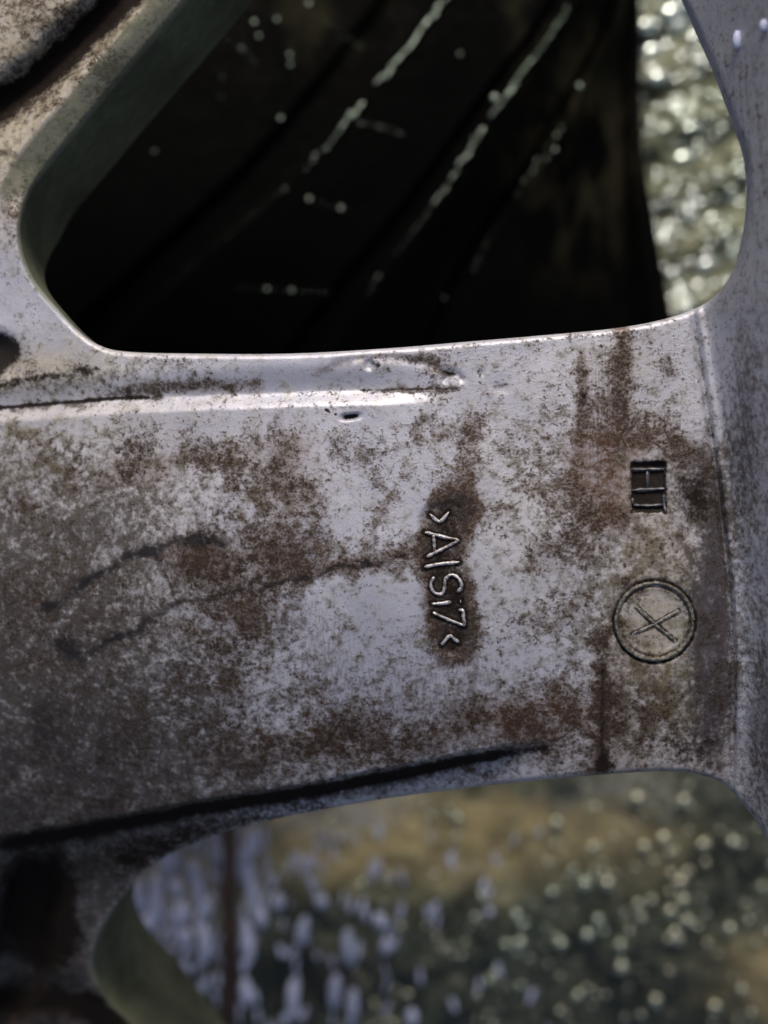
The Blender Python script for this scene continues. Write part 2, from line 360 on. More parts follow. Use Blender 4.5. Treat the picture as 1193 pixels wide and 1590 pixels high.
    soft = lambda pts, wd, v: np.minimum(v, .99)*np.exp(-(np.maximum(seg_dist(x+(wx-x)*.7, y+(wy-y)*.7, pts)[0]+jag, 0)/wd)**2)
    smear_shade = add(soft([(72, 946), (110, 912), (150, 890), (200, 862), (245, 855), (300, 838), (345, 846)], 10, 1.3), soft([(95, 1004), (125, 1024), (165, 1000), (210, 985), (240, 952), (270, 935)], 10, 1.3),
        soft([(270, 935), (350, 918), (440, 902), (490, 892), (560, 884), (640, 866)], 6, .9), soft([(244, 856), (256, 900), (270, 936)], 4, .8), soft([(430, 690), (455, 760), (450, 850)], 26, .30), blob(300, 870, 60, 34, .42), blob(450, 870, 34, 34, .34),
        blob(100, 1000, 24, 20, .9), blob(95, 950, 26, 20, .6), blob(160, 940, 90, 50, .35), blob(20, 930, 60, 80, .3), soft(catmull(GROOVE, 4, False), 30, 1.0)*sstep(460, 380, y)*1.,
        soft(BOTLINE, 15, .95)*sstep(885, 740, x), soft([(380, 1262), (600, 1226), (760, 1192)], 13, .75)*sstep(800, 560, x), blob(860, 1130, 70, 34, .50), blob(700, 1160, 120, 22, .45),  # both bands along the lower step paint its shade
        soft([(900, 545), (902, 640), (898, 740)], 9, .42), soft([(966, 512), (962, 600), (955, 720)], 12, .55), soft([(937, 985), (938, 1090), (940, 1200)], 11, .66), blob(940, 1180, 24, 22, .6),
        .70*sstep(46, 20, panel), blob(725, 782, 20, 30, .6), blob(870, 865, 40, 30, .34), blob(930, 760, 34, 60, .38), blob(1035, 690, 50, 18, .30), blob(1004, 880, 34, 40, .28), blob(985, 1000, 24, 60, .30),
        blob(1045, 1160, 60, 22, .50), blob(1085, 770, 36, 44, .55), soft([(1106, 780), (1114, 900), (1112, 1040), (1104, 1190)], 17, .34), soft([(0, 634), (130, 622), (250, 616)], 6, .7), soft([(205, 606), (300, 596), (390, 602)], 9, .45),
        blob(56, 1400, 60, 92, .90, 4), soft([(-40, 1560), (80, 1552), (150, 1560), (200, 1600)], 28, .8), blob(100, 1180, 160, 70, .25), blob(60, 760, 110, 26, .3), blob(330, 1030, 90, 60, .28), blob(420, 1180, 160, 34, .36),  # first two entries paint the shade in the pockets
        .10*sstep(1290, 1340, y)*sstep(420, 250, x), .42*sstep(330, -50, x)*sstep(680, 950, y), .46*sstep(930, 1200, y)*sstep(600, 150, x), soft([(505, 566), (560, 553), (620, 552), (670, 563), (700, 582)], 7, .42), soft([(565, 606), (712, 603)], 4, .5))  # broad left and lower gradients paint light falloff over the grime
    smear_shade = np.clip(smear_shade*(1+.7*m1+.7*m4), 0, 1)
    reg = lambda x0, x1, y0, y1, f, v: v*sstep(x0-f, x0+f, wx)*sstep(x1+f, x1-f, wx)*sstep(y0-f, y0+f, wy)*sstep(y1+f, y1-f, wy)
    wash = add(blob(450, 770, 80, 110, .60), reg(255, 470, 838, 910, 18, .70), blob(390, 990, 80, 90, .50), soft([(100, 760), (260, 725), (480, 690)], 26, .45), .85*sstep(50, 30, panel+14*(n2-.5)+10*m2), .8*sstep(34, 16, np.hypot(wx-722, wy-784)),
        reg(885, 985, 680, 830, 26, .70), soft([(899, 545), (901, 640), (898, 760)], 11, .75), soft([(966, 512), (962, 600), (955, 720)], 16, .85), reg(885, 985, 560, 700, 18, .35), soft([(938, 985), (938, 1090), (930, 1200)], 20, .85),
        blob(840, 1115, 110, 50, .80), soft([(330, 1190), (600, 1150), (860, 1120)], 34, .60), reg(960, 1130, 690, 1210, 24, .42), blob(870, 860, 60, 44, .5), soft([(738, 640), (724, 720), (716, 775)], 16, .6), soft([(480, 886), (560, 882), (650, 862)], 15, .6),
        soft([(205, 606), (300, 597), (400, 600)], 12, .6), blob(30, 540, 30, 40, .35), .30*sstep(500, 200, x)*sstep(640, 720, y), .35*sstep(1010, 1170, y), blob(140, 960, 130, 80, .35), soft([(960, 700), (985, 678), (1030, 672), (1075, 700)], 20, .65),
        blob(870, 960, 60, 60, .3), blob(640, 660, 70, 14, .35), blob(1150, 700, 40, 170, .3), blob(100, 100, 120, 90, .28), soft([(500, 568), (560, 554), (620, 553), (670, 564), (700, 582)], 8, .6))
    wash = np.clip(wash*(1+1.2*m1+.8*m4+.5*m2), 0, 1)
    rust = add(blob(940, 745, 22, 60, .9), blob(905, 720, 30, 50, .5), blob(830, 1120, 80, 40, .35), blob(1000, 690, 50, 16, .3), blob(300, 850, 60, 30, .2), blob(715, 800, 16, 60, .3))
    film_shade = add(.05+.66*sstep(560, 120, x)*sstep(640, 760, y), .30*sstep(300, 80, x)*sstep(640, 700, y), .42*sstep(420, 120, x)*sstep(760, 860, y), .30*sstep(980, 1200, y)*sstep(620, 250, x), .38*sstep(900, 1200, y)*sstep(1100, 700, x), .30*sstep(850, 1100, y)*sstep(600, 200, x), .22*sstep(1180, 1300, y)*sstep(700, 300, x),  # wide gradients paint light falloff at left and bottom, on top of dust
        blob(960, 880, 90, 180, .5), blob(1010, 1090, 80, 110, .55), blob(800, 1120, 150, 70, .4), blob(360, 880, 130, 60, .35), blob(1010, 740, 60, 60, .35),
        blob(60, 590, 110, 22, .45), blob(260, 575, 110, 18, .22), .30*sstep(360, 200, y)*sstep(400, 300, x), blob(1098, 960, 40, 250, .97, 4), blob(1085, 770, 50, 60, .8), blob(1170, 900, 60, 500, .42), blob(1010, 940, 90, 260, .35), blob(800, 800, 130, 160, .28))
    olive = add(blob(70, 670, 110, 36, .55), blob(90, 740, 140, 26, .50), blob(330, 720, 70, 18, .4), blob(450, 810, 60, 46, .45), blob(1000, 900, 70, 150, .55), blob(1020, 1080, 66, 90, .6),
        .45*sstep(330, 120, y)*sstep(430, 260, x), blob(60, 1180, 120, 90, .3), blob(680, 900, 60, 110, .25), blob(RC[0], RC[1], 50, 50, .4, 4))  # upper-left gradient colours in the yellow-green light there
    beige = add(.95*sstep(430, 250, y)*sstep(400, 320, x), blob(60, 570, 130, 40, .8), blob(1010, 960, 75, 230, .75), .30*sstep(520, 100, x)*sstep(600, 660, y), blob(960, 560, 60, 40, .3), blob(820, 800, 120, 200, .22))  # upper-left gradient paints warm light on that spoke
    purp = add(blob(1160, 640, 30, 190, .65), blob(1104, 980, 34, 230, .95, 4), blob(1085, 760, 50, 60, .6), blob(1075, 700, 40, 60, .45), blob(1190, 1120, 40, 200, .7), blob(300, 860, 80, 60, .4), blob(470, 880, 40, 40, .35),
        blob(380, 960, 90, 90, .3), blob(1165, 150, 60, 250, .35), blob(420, 960, 70, 60, .4), blob(420, 1180, 200, 50, .35), blob(820, 1120, 90, 50, .35), blob(110, 1480, 60, 80, .25))*1.0
    streak = add(.25*sstep(880, 960, y)*sstep(420, 480, x)*sstep(960, 900, x), blob(932, 640, 60, 120, .8), blob(640, 1080, 160, 90, .55), blob(800, 600, 80, 60, .2), line([(737, 960), (737, 1140)], 7, .8, 2, .1), blob(500, 1050, 40, 120, .5))
    pits = add(.30+0*x, .7*sstep(1040, 1120, x), .4*sstep(330, 200, x)*sstep(350, 200, y), blob(300, 650, 200, 30, .4), blob(640, 760, 120, 150, .3))
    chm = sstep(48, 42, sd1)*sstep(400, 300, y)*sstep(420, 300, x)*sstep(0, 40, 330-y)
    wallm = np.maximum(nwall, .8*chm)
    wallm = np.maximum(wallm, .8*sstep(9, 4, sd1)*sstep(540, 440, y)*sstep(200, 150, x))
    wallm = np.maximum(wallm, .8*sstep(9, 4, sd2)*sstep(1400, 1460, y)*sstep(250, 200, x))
    circ = sstep(56, 40, np.hypot(x-RC[0], y-RC[1])+30*(n2-.5)); film_shade = film_shade*(1-.75*circ); wash = wash*(1-.6*circ); olive = olive*(1-.3*circ)
    bar = sstep(0, 30, x-seam_x(y))*sstep(620, 420, y); brown = brown*(1-.7*sstep(0, 30, x-seam_x(y))); film_shade = film_shade*(1-.5*bar)
    lip = sstep(9, 3, np.minimum(sd1, sd2))
    brown = brown*(1-.6*lip); film_shade = film_shade*(1-.6*lip)
    # letters' neighbourhood and the clean area keep their contrast
    return dict(brown=np.clip(brown, 0, 1), dark=np.clip(dark*(1-nwall), 0, 1), film_shade=np.clip(film_shade*(1+.6*m3+1.1*m1), 0, .84), smear_shade=smear_shade*(1-nwall)*(.25+.75*sstep(2, 26, np.minimum(sd1, sd2))), rust=rust, wash=wash*(1-nwall), olive=olive*(.5+n1), purple=purp, streak=streak, beige=np.clip(beige, 0, 1), pits=pits, wall=wallm)

def build_wheel():
    STEP = 1.6
    def axis(lo, a, b, hi):
        c = list(np.arange(a, b+STEP/2, STEP)); s = STEP; v = c[-1]
        while v < hi: s = min(s*1.12, 26); v += s; c.append(v)
        s = STEP; v = c[0]; L_ = []
        while v > lo: s = min(s*1.12, 26); v -= s; L_.append(v)
        return np.array(L_[::-1]+c)
    gx = axis(-800, -25, 1218, 2100); gy = axis(-800, -25, 1615, 2300)
    X, Y = np.meshgrid(gx, gy); nx, ny = len(gx), len(gy)
    hs = np.maximum(np.gradient(gx)[None, :], np.gradient(gy)[:, None])
    sds = []
    for C in (TOP, BOT):
        sd = np.full(X.shape, 400.)
        xs = [p[0] for p in C]; ys = [p[1] for p in C]
        m = (X > min(xs)-70) & (X < max(xs)+70) & (Y > min(ys)-70) & (Y < max(ys)+70)
        d, _ = seg_dist(X[m], Y[m], C, True); ins = inside(X[m], Y[m], C)
        sd[m] = np.where(ins, -d, d); sds.append(sd)
    S = np.minimum(*sds)
    pos = S > 0
    cell = pos[:-1, :-1] | pos[1:, :-1] | pos[:-1, 1:] | pos[1:, 1:]
    # project the negative corners of kept cells onto the contour
    used = np.zeros(X.shape, bool)
    for a in (slice(0, -1), slice(1, None)):
        for b in (slice(0, -1), slice(1, None)): used[a, b] |= cell
    neg = used & ~pos
    for C, sd in zip((TOP, BOT), sds):
        m = neg & (sd < 0)
        x, y = X[m], Y[m]; best = np.full(x.shape, 1e9); bx_, by_ = x.copy(), y.copy()
        for i in range(len(C)):
            ax, ay = C[i]; bx, by = C[(i+1) % len(C)]; dx, dy = bx-ax, by-ay
            t = np.clip(((x-ax)*dx+(y-ay)*dy)/(dx*dx+dy*dy+1e-9), 0, 1); px, py = ax+t*dx, ay+t*dy
            d = np.hypot(x-px, y-py); k = d < best; best = np.where(k, d, best); bx_ = np.where(k, px, bx_); by_ = np.where(k, py, by_)
        X[m], Y[m] = bx_, by_; sd[m] = 0.
    idx = -np.ones(X.shape, int); idx[used] = np.arange(used.sum())
    x, y, s1, s2 = X[used], Y[used], sds[0][used], sds[1][used]
    z = height(x, y, s1, s2)
    P = world(x, y, z)
    j, i = np.nonzero(cell)
    F = np.stack([idx[j, i], idx[j+1, i], idx[j+1, i+1], idx[j, i+1]], 1)
    # boundary edges against the openings
    E = np.concatenate([F[:, [0, 1]], F[:, [1, 2]], F[:, [2, 3]], F[:, [3, 0]]]); key = np.sort(E, 1)
    _, inv, cnt = np.unique(key[:, 0].astype(np.int64)*len(x)+key[:, 1], return_inverse=True, return_counts=True)
    onc = (np.minimum(s1, s2) <= 0)
    be = E[(cnt[inv] == 1)]; be = be[onc[be[:, 0]] & onc[be[:, 1]]]
    bv = np.unique(be); loc = -np.ones(len(x), int); loc[bv] = np.arange(len(bv))
    bx, by, bz = x[bv], y[bv], z[bv]
    top = s1[bv] <= 0
    dep = np.where(top, 45+185*np.maximum(sstep(470, 300, by), sstep(150, 330, bx)), 300.)*sstep(1080, 860, bx)+14
    wx_ = (bx-CX)*(H-bz)/H; wy_ = (CY-by)*(H-bz)/H
    # draft: the wall leans inwards a little on the lower-left opening
    lean = np.where(top, 0., 46.)*sstep(420, 200, bx)*sstep(1380, 1560, by)
    K = [0, .012, .04, .12, .3, .5, .75, 1.0]; rings = [bv]; VP = [P]; AX = [x]; AY = [y]; n0 = len(x); nw = [np.zeros(len(x))]
    for k in K[1:]:
        zz_ = bz-dep*k
        VP.append(np.stack([(wx_+lean*k*.6)*PX, (wy_+lean*k*.8)*PX, zz_*PX], 1)); AX.append(bx); AY.append(by)
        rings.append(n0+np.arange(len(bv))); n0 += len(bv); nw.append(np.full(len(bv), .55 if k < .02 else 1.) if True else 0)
    # underside flange closes the wall outwards
    WF = []
    R = [np.asarray(r) for r in rings]
    a, b = loc[be[:, 0]], loc[be[:, 1]]
    for k in range(len(R)-1):
        WF.append(np.stack([R[k][b], R[k][a], R[k+1][a], R[k+1][b]], 1))
    V = np.concatenate(VP); FF = np.concatenate([F]+WF)
    ax_, ay_ = np.concatenate(AX), np.concatenate(AY); nwall = np.concatenate(nw)
    s1a = np.concatenate([s1]+[np.where(top, 0, 400.)]*(len(K)-1)); s2a = np.concatenate([s2]+[np.where(top, 400., 0)]*(len(K)-1))
    # walls only turn sage-green to paint in the reflected green surroundings; right-hand lips stay silver
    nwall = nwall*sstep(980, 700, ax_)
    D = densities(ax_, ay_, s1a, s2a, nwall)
    # smooth vertex normals of the whole casting, kept across the part borders
    p = V[FF]; fn = np.cross(p[:, 2]-p[:, 0], p[:, 3]-p[:, 1]); N = np.zeros_like(V)
    for k in range(4):
        for c in range(3): N[:, c] += np.bincount(FF[:, k], weights=fn[:, c], minlength=len(V))
    N /= np.linalg.norm(N, axis=1)[:, None]+1e-20
    fx, fy = ax_[FF].mean(1), ay_[FF].mean(1)
    part = np.zeros(len(FF), int)
    part[fx > seam_x(fy)+6] = 1
    ulb = np.interp(fx, [-900, 34], [520, 392]); part[(fx < 420) & (fy < ulb)] = 2
    llb = np.interp(fx, [-900, 0, 130, 160], [1500, 1318, 1310, 1430]); part[(fx < 700) & (fy > llb) & ((fx < 160) | (fy > 1430))] = 3
    part[(fy < -60) & (fx < 850)] = 2; part[(fy > 1620) & (fx < 900)] = 3
    for k, (nm, lab) in enumerate((('spoke', None), ('rim_barrel', 'silver barrel wall with purple-brown pitting'), ('spoke', 'spoke with a black sooty groove and sage green side wall'), ('spoke', 'dark spoke with shade painted into its pockets'))):
        f = FF[part == k]; u, iv = np.unique(f, return_inverse=True); f2 = iv.reshape(f.shape)
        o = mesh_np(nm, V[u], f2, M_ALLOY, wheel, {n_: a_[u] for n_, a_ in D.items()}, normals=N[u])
        if lab: o['label'] = lab
build_wheel()

def base_z(px, py):
    a = np.array([px], float); b = np.array([py], float); s = np.full(1, 400.)
    return float(height(a, b, s, s)[0])
def strokes(name, paths, width, rise, mat, label=None, squash=1.0):
    V, F = [], []
    for path in paths:
        c = catmull(path, 4, False) if len(path) > 2 and name != 'x' else path
        if len(path) == 2:
            c = [(path[0][0]+(path[1][0]-path[0][0])*t, path[0][1]+(path[1][1]-path[0][1])*t) for t in np.linspace(0, 1, 6)]
        n = len(c); m = 9; ring0 = len(V)
        zb = np.array([base_z(*q) for q in c])
        for i, (px, py) in enumerate(c):
            a = c[max(i-1, 0)]; b = c[min(i+1, n-1)]; tx, ty = b[0]-a[0], b[1]-a[1]; L = math.hypot(tx, ty)+1e-9; nx_, ny_ = -ty/L, tx/L
            wv = width*(.7+.6*random.random()); endk = .55 if i in (0, n-1) else 1
            for k in range(m):
                t = k/(m-1)*math.pi; o = math.cos(t)*wv*endk; hh = math.sin(t)**.7*rise*endk*(.9+.2*random.random())
                V.append(W1(px+nx_*o, py+ny_*o, zb[i]-1.2+hh))
        for i in range(n-1):
            for k in range(m-1):
                p = ring0+i*m+k; F.append((p, p+1, p+m+1, p+m))
    o = mesh_np(name, [tuple(v) for v in V], F, mat, wheel)
    if label: o['label'] = label
    return o
strokes('cast_lettering', LET, 2.6, 5.4, M_LET, 'raised cast letters reading >AlSi7< sideways')
strokes('stamped_lettering', HT, 3.2, 7.0, M_STAMP, 'blackened raised letters HT in a dark recess')
strokes('circle_stamp', XM+[[(RC[0]+(RR-4.5)*math.cos(t), RC[1]+(RR-4.5)*math.sin(t)) for t in np.linspace(0, 2*math.pi, 40)]], 2.7, 3.6, M_RING, 'cast ring with an X inside')

# ------------------------------------------------------------------ ground far below, through the openings
def m_ground():
    s = NT('wet_mossy_ground'); oc, gr, pl = s.attr('ochre'), s.attr('dark'), s.attr('pale')
    n = s.noise(90, 5, .6); n2 = s.noise(420, 4, .65); n3 = s.noise(30, 2)
    c = s.mix(s.ramp(s.math('ADD', s.math('MULTIPLY', n, .5), s.math('MULTIPLY', n2, .5)), .42, .60), (.014, .019, .012), (.110, .122, .080))
    c = s.mix(s.math('MULTIPLY', oc, s.ramp(n, .3, .6, .5, 1)), c, (.36, .29, .14))
    c = s.mix(s.math('MULTIPLY', pl, s.ramp(n2, .3, .6, .5, 1)), c, (.42, .41, .38))
    c = s.mix(gr, c, (.010, .013, .010))
    s.set(Base_Color=c, Roughness=s.ramp(n2, .3, .7, .18, .6)); s.bump(s.math('ADD', n2, n), .4, 2e-3); return s.m
def m_rubber():
    s = NT('wet_black_rubber'); n = s.noise(600, 4); s.set(Base_Color=s.mix(s.math('MULTIPLY', s.attr('mud_sheen'), s.ramp(s.noise(130, 4, .6, (1, .5, 1)), .42, .68)), (.0010, .0011, .0010), (.030, .027, .014)), Roughness=s.ramp(n, .3, .7, .55, .8), Specular_IOR_Level=.03)
    s.bump(n, .5, 4e-4); return s.m
def m_sheet():
    s = NT('crumpled_green_plastic'); n = s.noise(140, 4, .6); s.set(Base_Color=s.mix(s.ramp(n, .35, .65), (.055, .062, .030), (.22, .23, .14)), Roughness=.62)
    s.bump(n, .9, 3e-3); return s.m
def m_drop(name, c1, c2, metal, rough):
    s = NT(name); n = s.noise(18, 2); s.set(Base_Color=s.mix(s.ramp(n, .4, .6), c1, c2), Roughness=rough, Metallic=metal); return s.m
def m_twig():
    s = NT('wet_dark_bark'); n = s.noise(500, 4, .6, (1, .2, 1)); s.set(Base_Color=s.mix(n, (.012, .007, .005), (.06, .034, .022)), Roughness=.5); s.bump(n, .8, 6e-4); return s.m

ZG = -1800.
def build_ground():
    def axis(a, b, st, far):
        c = list(np.arange(a, b, st)); s = st; v = c[-1]
        while v < far: s *= 1.25; v += s; c.append(v)
        s = st; v = c[0]; L_ = []
        while v > -far: s *= 1.25; v -= s; L_.append(v)
        return np.array(L_[::-1]+c)
    gx = axis(-500, 1700, 7, 400000); gy = axis(-500, 2100, 7, 400000)
    X, Y = np.meshgrid(gx, gy); x, y = X.ravel(), Y.ravel()
    z = ZG+50*(fbm(x, y, 160, 301, 4)-.5)+24*(fbm(x, y, 30, 331, 3)-.5)
    P = world(x, y, z)
    n = fbm(x, y, 110, 351, 4); n2 = fbm(x, y, 50, 371, 4)
    wx = x+90*(n-.5); wy = y+90*(n2-.5)
    b = lambda cx, cy, rx, ry, v: v*np.exp(-(((wx-cx)/rx)**2+((wy-cy)/ry)**2))
    och = np.clip(b(560, 1275, 190, 60, 1.1)+b(800, 1285, 200, 45, .8)+b(960, 1330, 60, 50, .4)+b(1180, 1510, 60, 50, 1.1)+b(700, 1350, 200, 50, .5)+b(650, 1260, 60, 20, .8), 0, 1)
    dk = np.clip(b(540, 1520, 220, 70, .9)+b(980, 1560, 180, 70, .7)+b(1140, 1300, 50, 60, .5)+b(800, 1450, 120, 60, .3)+b(450, 1480, 60, 60, .5), 0, 1)*sstep(.2, .6, n2+.2)
    pal = np.clip(b(600, 1255, 60, 25, .7)+b(960, 1230, 120, 22, .35)+b(260, 1380, 110, 110, .7)+b(500, 1250, 120, 30, .5), 0, 1)
    nx, ny = len(gx), len(gy); i = np.arange(nx*ny).reshape(ny, nx)
    F = np.stack([i[:-1, :-1], i[1:, :-1], i[1:, 1:], i[:-1, 1:]], -1).reshape(-1, 4)
    o = mesh_np('ground', P, F, m_ground(), None, dict(ochre=och, dark=dk, pale=pal)); o['kind'] = 'structure'
build_ground()

# crumpled plastic lying right of the tyre
def grid_thing(name, x0, x1, y0, y1, st, zf, mat, label, cat, thick=6):
    gx = np.arange(x0, x1+st, st); gy = np.arange(y0, y1+st, st); X, Y = np.meshgrid(gx, gy); x, y = X.ravel(), Y.ravel()
    z = zf(x, y); n = len(x); nx, ny = len(gx), len(gy)
    P = np.concatenate([world(x, y, z), world(x, y, z-thick)]); i = np.arange(n).reshape(ny, nx)
    F = np.stack([i[:-1, :-1], i[1:, :-1], i[1:, 1:], i[:-1, 1:]], -1).reshape(-1, 4)
    FB = F[:, ::-1]+n; S = []
    for r in (i[0, ::-1], i[-1], i[:, 0], i[::-1, -1]):
        S.append(np.stack([r[:-1], r[:-1]+n, r[1:]+n, r[1:]], 1))
    loc = P[:n].mean(0); loc[2] = P[:, 2].min()
    r = empty(name, tuple(loc), label, cat)
    return r, P, np.concatenate([F, FB]+S)
def sheet_z(x, y):
    q = (x*.35+y)
    return -1600+17*np.sin(q/15.+3*fbm(x, y, 90, 401, 3))+26*(fbm(x, y, 30, 411, 3)-.5)+50*(fbm(x, y, 150, 421, 2)-.5)
r, P, F = grid_thing('plastic_sheet', 930, 1330, -400, 560, 3.5, sheet_z, None, 'crumpled wet grey green plastic sheet glinting behind the right end of the upper opening', 'plastic sheet')
mesh_np('sheet', P, F, m_sheet(), r)
SHEET = r

# ---- tyre tread under the upper opening
RIBS = [[(-420, -120), (-620, 330), (-760, 700)],
        [(330, -330), (90, 90), (-190, 420), (-420, 700)],
        [(905, -300), (690, 0), (545, 180), (470, 265), (335, 385), (240, 470), (60, 650)],
        [(1040, -250), (885, 10), (765, 180), (665, 330), (580, 440), (440, 650)],
        [(1030, -300), (965, 0), (895, 150), (832, 262), (755, 375), (640, 650)],
        [(985, -380), (988, 0), (992, 180), (1012, 320), (1045, 500), (1080, 660)]]
def resample(P, n):
    C = np.array(catmull(P, 8, False)); d = np.r_[0, np.cumsum(np.hypot(*np.diff(C, axis=0).T))]
    t = np.linspace(0, d[-1], n); return np.stack([np.interp(t, d, C[:, 0]), np.interp(t, d, C[:, 1])], 1)
NV = 420; RB = np.array([resample(p, NV) for p in RIBS])
RIBZ = np.array([-1500., -1330., -1270., -1290., -1370., -1540.])+250
US = []
for k in range(5): US += [k+t for t in np.linspace(0, 1, 60, endpoint=False)]
US = np.array(US+[5.0])
def tyre():
    root = empty('tyre', tuple(W1(600, 200, -1760)), 'black wet tyre with grooved tread lying in the dark below the upper opening', 'tyre')
    V = []; nu = len(US)
    kk = np.minimum(US.astype(int), 4); f = US-kk
    # smooth interpolation across ribs
    from_ = RB[kk]*(1-f)[:, None, None]+RB[kk+1]*f[:, None, None]
    zz_ = RIBZ[kk]*(1-f*f*(3-2*f))+RIBZ[kk+1]*(f*f*(3-2*f))
    vv = np.linspace(0, 1, NV)[None, :]; Z = zz_[:, None]-160*(vv-.45)**2*np.ones((nu, 1))
    du = np.abs(US[:, None]-np.round(US[:, None])); rb = np.round(US[:, None])
    # circumferential grooves just left of each rib line, raised edge at the line
    fr = US[:, None]-np.floor(US[:, None])
    Z = Z-28*(sstep(.80, .84, fr)*sstep(.995, .96, fr))*(US[:, None] < 4.9)
    # sipes across, spaced along the tread
    for k in range(5):
        m = (np.floor(US) == k)[:, None]
        q = (vv*9+k*.37+(US[:, None]-k)*.35) % 1.0
        Z = Z-0*np.where(m, sstep(.035, .015, np.abs(q-.5)), 0)
    Z = Z+5*(fbm(from_[..., 0], from_[..., 1], 60, 501, 3)-.5)
    P = world(from_[..., 0], from_[..., 1], Z)
    # shoulder walls down to the ground
    low = P[-1].copy(); low[:, 2] = -1790*PX; low[:, 0] += .012
    low0 = P[0].copy(); low0[:, 2] = -1790*PX; low0[:, 0] -= .012
    P = np.concatenate([low0[None], P, low[None]]); n = P.shape[0]; i = np.arange(n*NV).reshape(n, NV)
    F = np.stack([i[:-1, :-1], i[:-1, 1:], i[1:, 1:], i[1:, :-1]], -1).reshape(-1, 4)
    mud_sheen = np.zeros((n, NV)); fx_, fy_ = from_[..., 0], from_[..., 1]
    mud_sheen[1:-1] = np.clip(.9*np.exp(-((fx_-905)/90)**2-((fy_-230)/160)**2)+.5*np.exp(-((fx_-480)/120)**2-((fy_-30)/70)**2)+.7*np.exp(-((fx_-840)/60)**2-((fy_-20)/60)**2), 0, 1)  # brown mud at right; patches along the top paint a greenish sheen
    mesh_np('tread', P.reshape(-1, 3), F, m_rubber(), root, dict(mud_sheen=mud_sheen.ravel()), smooth=True)
    return root
TYRE = tyre()

# ---- water drops (soft discs of light once out of focus)
def ico():
    import bmesh
    bm = bmesh.new(); bmesh.ops.create_icosphere(bm, subdivisions=2, radius=1); V = np.array([v.co[:] for v in bm.verts]); F = np.array([[v.index for v in f.verts] for f in bm.faces]); bm.free(); return V, F
IV, IF = ico()
def drops(name, L, mat, parent=None, label=None, cat='water drops'):
    """L: (px,py,z, r along, r across, angle)"""
    V, F = [], []
    for k, (px, py, z, ra, rb, an) in enumerate(L):
        s = (H-z)/H; c = np.array(W1(px, py, z)); a, b = ra*s*PX, rb*s*PX
        ca, sa = math.cos(an), math.sin(an)
        lx, ly, lz = IV[:, 0]*a, IV[:, 1]*b, IV[:, 2]*b*.8
        V.append(np.stack([c[0]+lx*ca-ly*sa, c[1]+lx*sa+ly*ca, c[2]+lz], 1)); F.append(IF+k*len(IV))
    o = mesh_np(name, np.concatenate(V), np.concatenate(F), mat, parent)
    o['kind'] = 'stuff'
    if label: o['label'] = label
    if not parent: o['category'] = cat
    return o
MD_T = m_drop('tread_water_drop', (.48, .56, .46), (.26, .33, .25), .6, .25)
MD_W = m_drop('clear_water_drop', (.80, .86, .80), (.62, .70, .60), .75, .12)
MD_G = m_drop('greenish_water_drop', (.52, .60, .48), (.62, .60, .44), .75, .2)
MD_L = m_drop('painted_sky_glint_drop', (.58, .62, .82), (.30, .33, .46), .1, .6)  # matte lilac base colour stands for the reflected sky
def rib_pt(k, t):
    p = RB[k][int(t*(NV-1))]; z = RIBZ[k]-160*(t-.45)**2; return p[0], p[1], z
L = []
def chain(k, ya, yb, n, r0, r1, j=3):
    """beads along rib k between two heights in the drawing"""
    ts = [t for t in range(NV) if min(ya, yb) <= RB[k][t][1] <= max(ya, yb)]
    for i in range(n):
        f = i/max(n-1, 1); t = ts[int(f*(len(ts)-1))]; p = RB[k][t]; r = r0+(r1-r0)*f
        q = RB[k][min(t+3, NV-1)]; an = math.atan2(-(q[1]-p[1]), q[0]-p[0])
        r *= random.uniform(.35, 1.0)
        L.append((p[0]+random.uniform(-j, j), p[1]+random.uniform(-j, j), RIBZ[k]-160*(t/NV-.45)**2+6, r*2.2, r*.62, an))
chain(2, -30, 130, 26, 4.6, 4.0); chain(2, 165, 195, 4, 4.5, 4); chain(2, 200, 262, 8, 3.0, 1.8); chain(2, 300, 385, 9, 1.0, .9, 1); chain(2, 405, 460, 5, .8, .6, 1)
chain(3, 15, 180, 30, 2.4, 4.2); chain(3, 205, 240, 6, 4, 3); chain(3, 240, 330, 14, 3.4, 2.0); chain(3, 330, 392, 8, 1.6, .8, 1); chain(3, 425, 450, 4, 1.6, 1.6)
chain(4, 195, 300, 8, 2.6, 1.6, 6); chain(4, 365, 420, 5, 1.6, 1.2)
for (px, py, r) in ((768, 152, 8), (900, 134, 7), (436, 184, 5), (714, 84, 3.5), (480, 309, 4.6), (529, 323, 4.6), (415, 449, 4.4), (453, 451, 4.2), (395, 34, 5), (402, 56, 4), (430, 30, 4), (450, 85, 4), (451, 100, 4),
                    (480, 5, 5), (690, 462, 2.2), (862, 232, 4), (545, 177, 6), (375, 75, 3), (560, 192, 2.4), (590, 197, 2.4), (620, 207, 2), (240, 235, 3.4), (345, 120, 1.6), (343, 150, 1.8), (442, 293, 2.4), (735, 215, 3)):
    L.append((px, py, -1012, r*.7, r*.72, random.random()*3))
for a, b, n in (((470, 4), (560, 75), 12), ((350, 60), (398, 98), 6), ((556, 186), (628, 210), 8), ((480, 309), (540, 326), 6), ((372, 446), (510, 455), 14)):
    for i in range(n):
        f = i/(n-1); L.append((a[0]+(b[0]-a[0])*f+random.uniform(-1, 1), a[1]+(b[1]-a[1])*f+random.uniform(-1, 1), -1014, 1.0, .5, -.5))
drops('water_droplets', L, MD_T, TYRE, 'beads of water along the tread edges')
